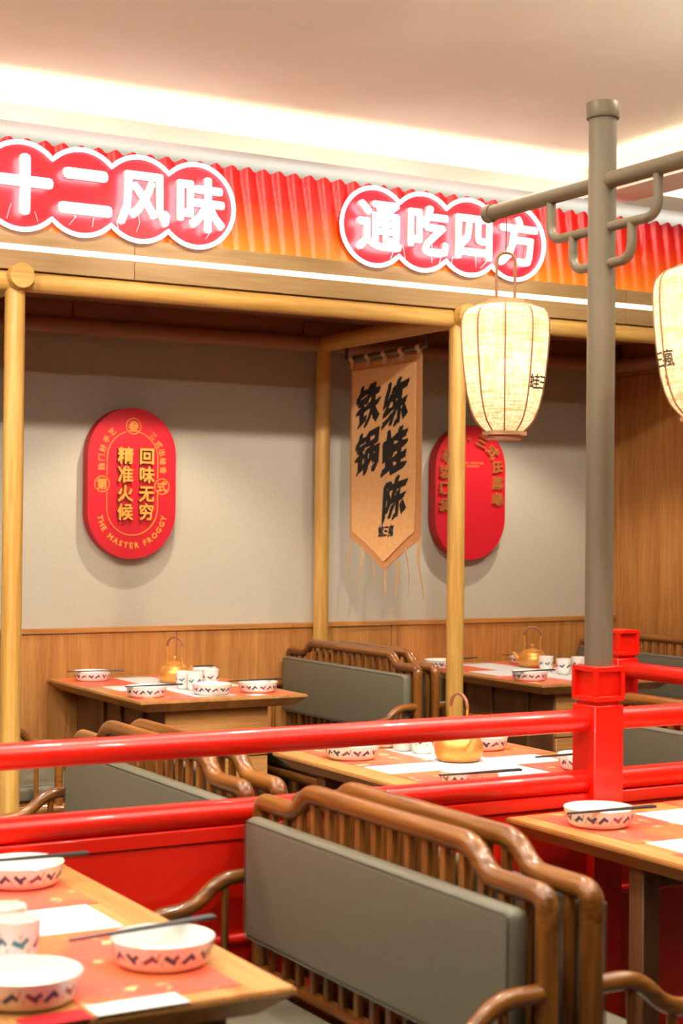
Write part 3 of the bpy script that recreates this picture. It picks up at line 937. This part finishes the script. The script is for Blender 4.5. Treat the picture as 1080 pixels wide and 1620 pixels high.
# seats: corner word -> placemat centre
MATW, MATL = .255, .40
SEATS = {}
for k, (x0, x1, y0, y1, st_, lab, ph) in TABLES.items():
    cx, cy = (x0+x1)/2, (y0+y1)/2
    sheet('table_paper', cx, cy, (x1-x0)-.18, (y1-y0)-.20, TZ, 'paper_white', f'white paper sheet lying in the middle of {ph}', 'paper')
for k, (xl, xr, yn, yf) in {'T1': (2.665, 3.105, 6.20, 6.82), 'T2': (4.535, 5.01, 6.12, 6.80), 'T3': (2.545, 2.985, 3.74, 4.30), 'T4': (.58, .985, 2.445, 3.05), 'T5': (2.50, 2.93, 2.50, 3.03)}.items():
    ph = TABLES[k][6]
    endf = 'wall end' if k in ('T1', 'T2') else ('far end' if k == 'T3' else 'railing end')
    endn = 'open end' if k in ('T1', 'T2', 'T4', 'T5') else 'railing end'
    if k == 'T3': endf = 'far from railing'
    sl, sr = {'T1': ('oak post side', 'banner side'), 'T2': ('banner side', 'partition side'), 'T3': ('double bench side', 'pale bench side'), 'T4': ('bare side', 'grey bench side'), 'T5': ('bench side', 'outer side')}[k]
    for sx, x, side in ((0, xl, sl), (1, xr, sr)):
        for sy, y, end in ((0, yn, endn), (1, yf, endf)):
            SEATS[k, sx, sy] = (x, y, f'{end}, {side}, {ph[4:]}')
            sheet('placemat', x, y, MATW, MATL if k != 'T4' else .42, TZ+.0008, 'placemat', f'coral paper placemat, {end}, {side}, {ph[4:]}', 'placemat', 'printed paper placemats', random.uniform(-.02, .02))
MATZ = TZ+.0015
sheet('paper_slip', .93, 2.213, .145, .055, MATZ, 'paper_white', 'small white paper slip at the table edge facing the large grey bench', 'paper', None, .02)
sheet('paper_card', .80, 2.20, .10, .05, MATZ+.0008, 'plaque_red', 'small red card beside the white slip at the table edge', 'card', None, .05)
sheet('napkin', 3.05, 6.03, .07, .06, MATZ, 'paper_white', 'small white napkin beside the outermost dish of the wall table', 'napkin', None, .3)

# ------------------------------------------------------------------ crockery
PLATE = [(0, .001), (.055, .001), (.058, 0), (.066, .001), (.0735, .007), (.0775, .018), (.0805, .03), (.083, .042), (.0835, .0435), (.0825, .0442), (.0805, .0435), (.076, .022), (.070, .010), (.055, .0065), (0, .006)]
def plate_r(z):
    P = PLATE[3:8]
    for (ra, a), (rb, b) in zip(P, P[1:]):
        if a <= z <= b: return ra+(rb-ra)*(z-a)/(b-a)
    return P[-1][0]
def dash(bm, rf, th, zc, ln, wd, tilt, mi):
    """a painted dash on a surface of revolution"""
    n = 4; rows = []
    for i in range(n+1):
        q = i/n-.5; row = []
        for s in (-.5, .5):
            a = q*ln; b = s*wd
            du = a*math.cos(tilt)-b*math.sin(tilt); dz = a*math.sin(tilt)+b*math.cos(tilt)
            z = zc+dz; r = rf(z)+.0004; an = th+du/r
            row.append(bm.verts.new((r*math.cos(an), r*math.sin(an), z)))
        rows.append(row)
    for A, B in zip(rows, rows[1:]):
        f = bm.faces.new((A[0], A[1], B[1], B[0])); f.material_index = mi
plate_me = lathe(BM(), PLATE, 48)
plate0 = obj('dish', plate_me, 'porcelain')
bm = BM(); rnd = random.Random(3)
for k in range(16):
    th = 2*PI*k/16+rnd.uniform(-.04, .04)
    sg = 1 if k % 2 else -1
    dash(bm, plate_r, th, .0235, .021, .0075, sg*rnd.uniform(.45, .8), rnd.choice((0, 0, 1)))
    dash(bm, plate_r, th+.10, .0255, .014, .0065, -sg*rnd.uniform(.5, .9), rnd.choice((0, 1, 1)))
    if k % 3 == 0: dash(bm, plate_r, th+.2, .031, .010, .004, 1.2, 2)
    dash(bm, plate_r, th-.16, .0185, .008, .003, 1.5, 2)
pat0 = obj('painted_pattern', bm, ['ink_navy', 'ink_plum', 'ink_ochre'], plate0)
CUP = [(0, .002), (.019, .002), (.021, 0), (.0235, .001), (.0295, .008), (.033, .022), (.0345, .04), (.0355, .058), (.0368, .073), (.0371, .0745), (.0362, .0748), (.0345, .058), (.032, .02), (.024, .009), (0, .007)]
def cup_r(z):
    P = CUP[3:9]
    for (ra, a), (rb, b) in zip(P, P[1:]):
        if a <= z <= b: return ra+(rb-ra)*(z-a)/(b-a)
    return P[-1][0]
cup0 = obj('cup', lathe(BM(), CUP, 36), 'porcelain')
bm = BM()
for k in range(6):
    th = 2*PI*k/6+rnd.uniform(-.1, .1)
    sg = 1 if k % 2 else -1
    dash(bm, cup_r, th, .040, .020, .008, sg*rnd.uniform(.4, .8), rnd.choice((0, 1, 3)))
    dash(bm, cup_r, th+.3, .044, .014, .007, -sg*.7, rnd.choice((0, 1, 3)))
    dash(bm, cup_r, th+.1, .052, .008, .003, 1.3, 2)
    dash(bm, cup_r, th+.5, .030, .008, .003, 1.2, 2)
cpat0 = obj('painted_pattern', bm, ['ink_navy', 'ink_plum', 'ink_ochre', 'ink_teal'], cup0)

first = {'dish': True, 'cup': True}
def place(src, loc, rz, label, group, cat):
    o = src if first[src.name.split('.')[0]] else copy_tree(src)
    first[src.name.split('.')[0]] = False
    o.location = loc; o.rotation_euler = (0, 0, rz)
    return tag(o, label, cat, group)
def chopsticks(p, q, z, label):
    """pair lying along p->q at height z"""
    p, q = Vector((*p, z)), Vector((*q, z))
    d = (q-p).normalized(); n = Vector((-d.y, d.x, 0))
    L_ = max(.225, (q-p).length); c = (p+q)/2
    for s in (-1, 1):
        bm = BM()
        a = -d*L_/2; b = d*L_/2
        tube(bm, [a+n*s*.0018, b+n*s*.0052], [.0024, .0036], 8)
        o = obj('chopstick', bm, 'black_stick', loc=c)
        tag(o, label, 'chopstick', 'pairs of dark chopsticks')
DZ = .0442+.0034
def setting(k, sx, sy, px, py, rz, chop=None, chopz=None, onmat=True):
    ph = SEATS[k, sx, sy][2]
    place(plate0, (px, py, MATZ), rz, f'white leaf patterned dish, {ph}', 'white patterned dishes', 'dish')
    if chop: chopsticks(chop[0], chop[1], MATZ+DZ, f'dark chopsticks on the dish, {ph}')
setting('T1', 0, 1, 2.661, 6.888, .3, ((2.53, 6.795+.06), (2.78, 6.79+.02)))
setting('T1', 0, 0, 2.614, 6.157, 1.3, ((2.506, 6.122), (2.757, 6.126)))
setting('T1', 1, 0, 3.112, 6.141, 2.1, ((2.985, 6.16), (3.235, 6.168)))
setting('T1', 1, 1, 3.166, 6.846, .7, ((3.02, 6.86), (3.24, 6.868)))
setting('T2', 0, 0, 4.490, 6.096, .2, ((4.36, 6.045), (4.605, 6.062)))
setting('T2', 0, 1, 4.459, 6.794, 1.0, ((4.45, 6.72), (4.66, 6.78)))
setting('T2', 1, 1, 5.02, 6.86, 1.7, ((4.89, 6.88), (5.12, 6.83)))
setting('T3', 0, 1, 2.480, 4.262, .4, None)
setting('T3', 1, 1, 2.955, 4.262, 1.1, None)
setting('T3', 1, 0, 2.985, 3.775, 1.9, ((2.795, 3.762), (3.02, 3.765)))
setting('T3', 0, 0, 2.506, 3.674, .8, ((2.36, 3.597), (2.613, 3.586)))
setting('T4', 1, 0, 1.052, 2.402, .5, ((.905, 2.427), (1.171, 2.466)))
setting('T4', 1, 1, 1.038, 3.056, 1.2, ((.95, 3.068), (1.175, 3.058)))
setting('T5', 0, 1, 2.447, 3.044, 2.2, ((2.31, 2.985), (2.555, 2.972)))
place(plate0, (2.900, 6.145, TZ+.0007), .9, 'white leaf patterned dish beside the cups, middle of the plaque table edge', 'white patterned dishes', 'dish')
place(plate0, (.794, 2.310, TZ+.0012), 2.9, 'white leaf patterned dish beside the cups near the red card', 'white patterned dishes', 'dish')
CUPS = {'T1': ((2.886, 6.392), (2.900, 6.312), (3.034, 6.44)), 'T2': ((4.830, 6.285), (4.842, 6.44), (4.968, 6.345), (4.93, 6.215)), 'T3': ((2.735, 4.266), (2.712, 4.345), (2.700, 4.436)), 'T4': ((.845, 2.500), (.852, 2.592))}
CUPW = {'T1': ('closest to the kettle', 'closest to the edge dish', 'apart from the other two'), 'T2': ('between two other cups', 'nearest the kettle', 'nearest the partition', 'nearest the table edge'), 'T3': ('closest to the kettle', 'between two other cups', 'farthest from the kettle'), 'T4': ('nearer the red card', 'farther from the red card')}
for k, lst in CUPS.items():
    for i, (x, y) in enumerate(lst):
        place(cup0, (x, y, TZ+.0007), rnd.uniform(0, 6), f'white patterned tea cup {CUPW[k][i]}, {TABLES[k][6][4:]}', 'tea cups on '+TABLES[k][6], 'cup')

def make_kettle(label, x, y, spout_dir, hoop_dir):
    t = thing('kettle', label, 'kettle', (x, y, TZ+.0007), 0, 'gold kettles with hoop handles')
    obj('body', lathe(BM(), [(0, 0), (.046, 0), (.053, .004), (.060, .018), (.0625, .036), (.060, .052), (.052, .065), (.041, .072), (.037, .0735)], 40), 'gold', t)
    lid = obj('lid', lathe(BM(), [(.0375, .0735), (.038, .0765), (.032, .081), (.018, .086), (.008, .088), (.0055, .090), (.005, .094), (.0085, .098), (.009, .105), (.0075, .108), (0, .1085)], 32), 'gold', t)
    c, s = math.cos(spout_dir), math.sin(spout_dir)
    obj('spout', tube(BM(), [(c*r, s*r, z) for r, z in ((.050, .034), (.062, .044), (.072, .058), (.079, .071))], [.014, .0105, .0085, .0075], 14), 'gold', t)
    c, s = math.cos(hoop_dir), math.sin(hoop_dir)
    P = [(-.040, .068), (-.034, .085), (-.031, .105), (-.0335, .130), (-.0345, .145)]
    arc = [(.0345*math.cos(PI-PI*k/14), .150+.038*math.sin(PI*k/14)) for k in range(15)]
    hd = obj('handle', tube(BM(), [(u*c, u*s, z) for u, z in P+arc+[(-u, z) for u, z in P[::-1]]], [.0031]*25, 10), 'gold', t)
    obj('handle_wrap', tube(BM(), [(u*c, u*s, z) for u, z in arc], [.0047 if k % 2 else .0042 for k in range(15)], 10), 'wrap_brown', hd)
    for sg in (-1, 1):
        obj('lug', lathe(BM(), [(0, .060), (.007, .060), (.0075, .070), (.005, .074), (0, .0745)], 12, c=(sg*.041*c, sg*.041*s, 0)), 'gold', t)
    t.scale = (1.2, 1.2, 1.07)
    return t
make_kettle('gold kettle with hoop handle on the plaque table by the wall', 2.965, 6.672, math.radians(-60), math.radians(-60))
make_kettle('gold kettle with hoop handle on the far corner table', 4.932, 6.675, math.radians(150), math.radians(-34))
make_kettle('gold kettle with brown wrapped handle on the middle table behind the railing', 2.748, 4.085, math.radians(-97), math.radians(-87))

# ================================================================== unseen bowls added around the ceiling fill lamps
pb = None
for loc, tgt in BOWLS:
    if pb is None:
        pb = thing('fill_bowl', '', 'pendant lamp')
        obj('bowl', lathe(BM(), [(0, -.10), (.08, -.092), (.15, -.06), (.18, -.015), (.176, -.015), (.146, -.055), (.078, -.086), (0, -.094)], 32), 'white_trim', pb)
        obj('rod', tube(BM(), [(0, 0, -.095), (0, 0, CEIL-2.55)], .005, 8), 'iron', pb)
        o = pb
    else: o = copy_tree(pb)
    o.location = loc
    tag(o, 'added white bowl, out of view, that throws fill light up at the ceiling', 'pendant lamp', 'added ceiling fill bowls')
# ================================================================== ceiling downlights
dl0 = None
for (x, y) in DOWN:
    if dl0 is None:
        dl0 = obj('ceiling_downlight', lathe(BM(), [(.05, -.001), (.062, -.001), (.062, -.006), (.05, -.008), (.044, -.002)], 24), 'white_trim')
        obj('lens', lathe(BM(), [(0, -.0015), (.046, -.0015)], 24), 'lamp_lens', dl0)
        o = dl0
    else: o = copy_tree(dl0)
    o.location = (x, y, CEIL)
    tag(o, 'small round recessed downlight in the plain raised ceiling', 'downlight', 'recessed ceiling downlights')
for i, x in enumerate((2.9, 4.87)):
    o = copy_tree(dl0); o.location = (x, 6.45, 2.462)
    tag(o, 'small round downlight in the brown canopy ceiling above a wall table', 'downlight', 'canopy downlights')
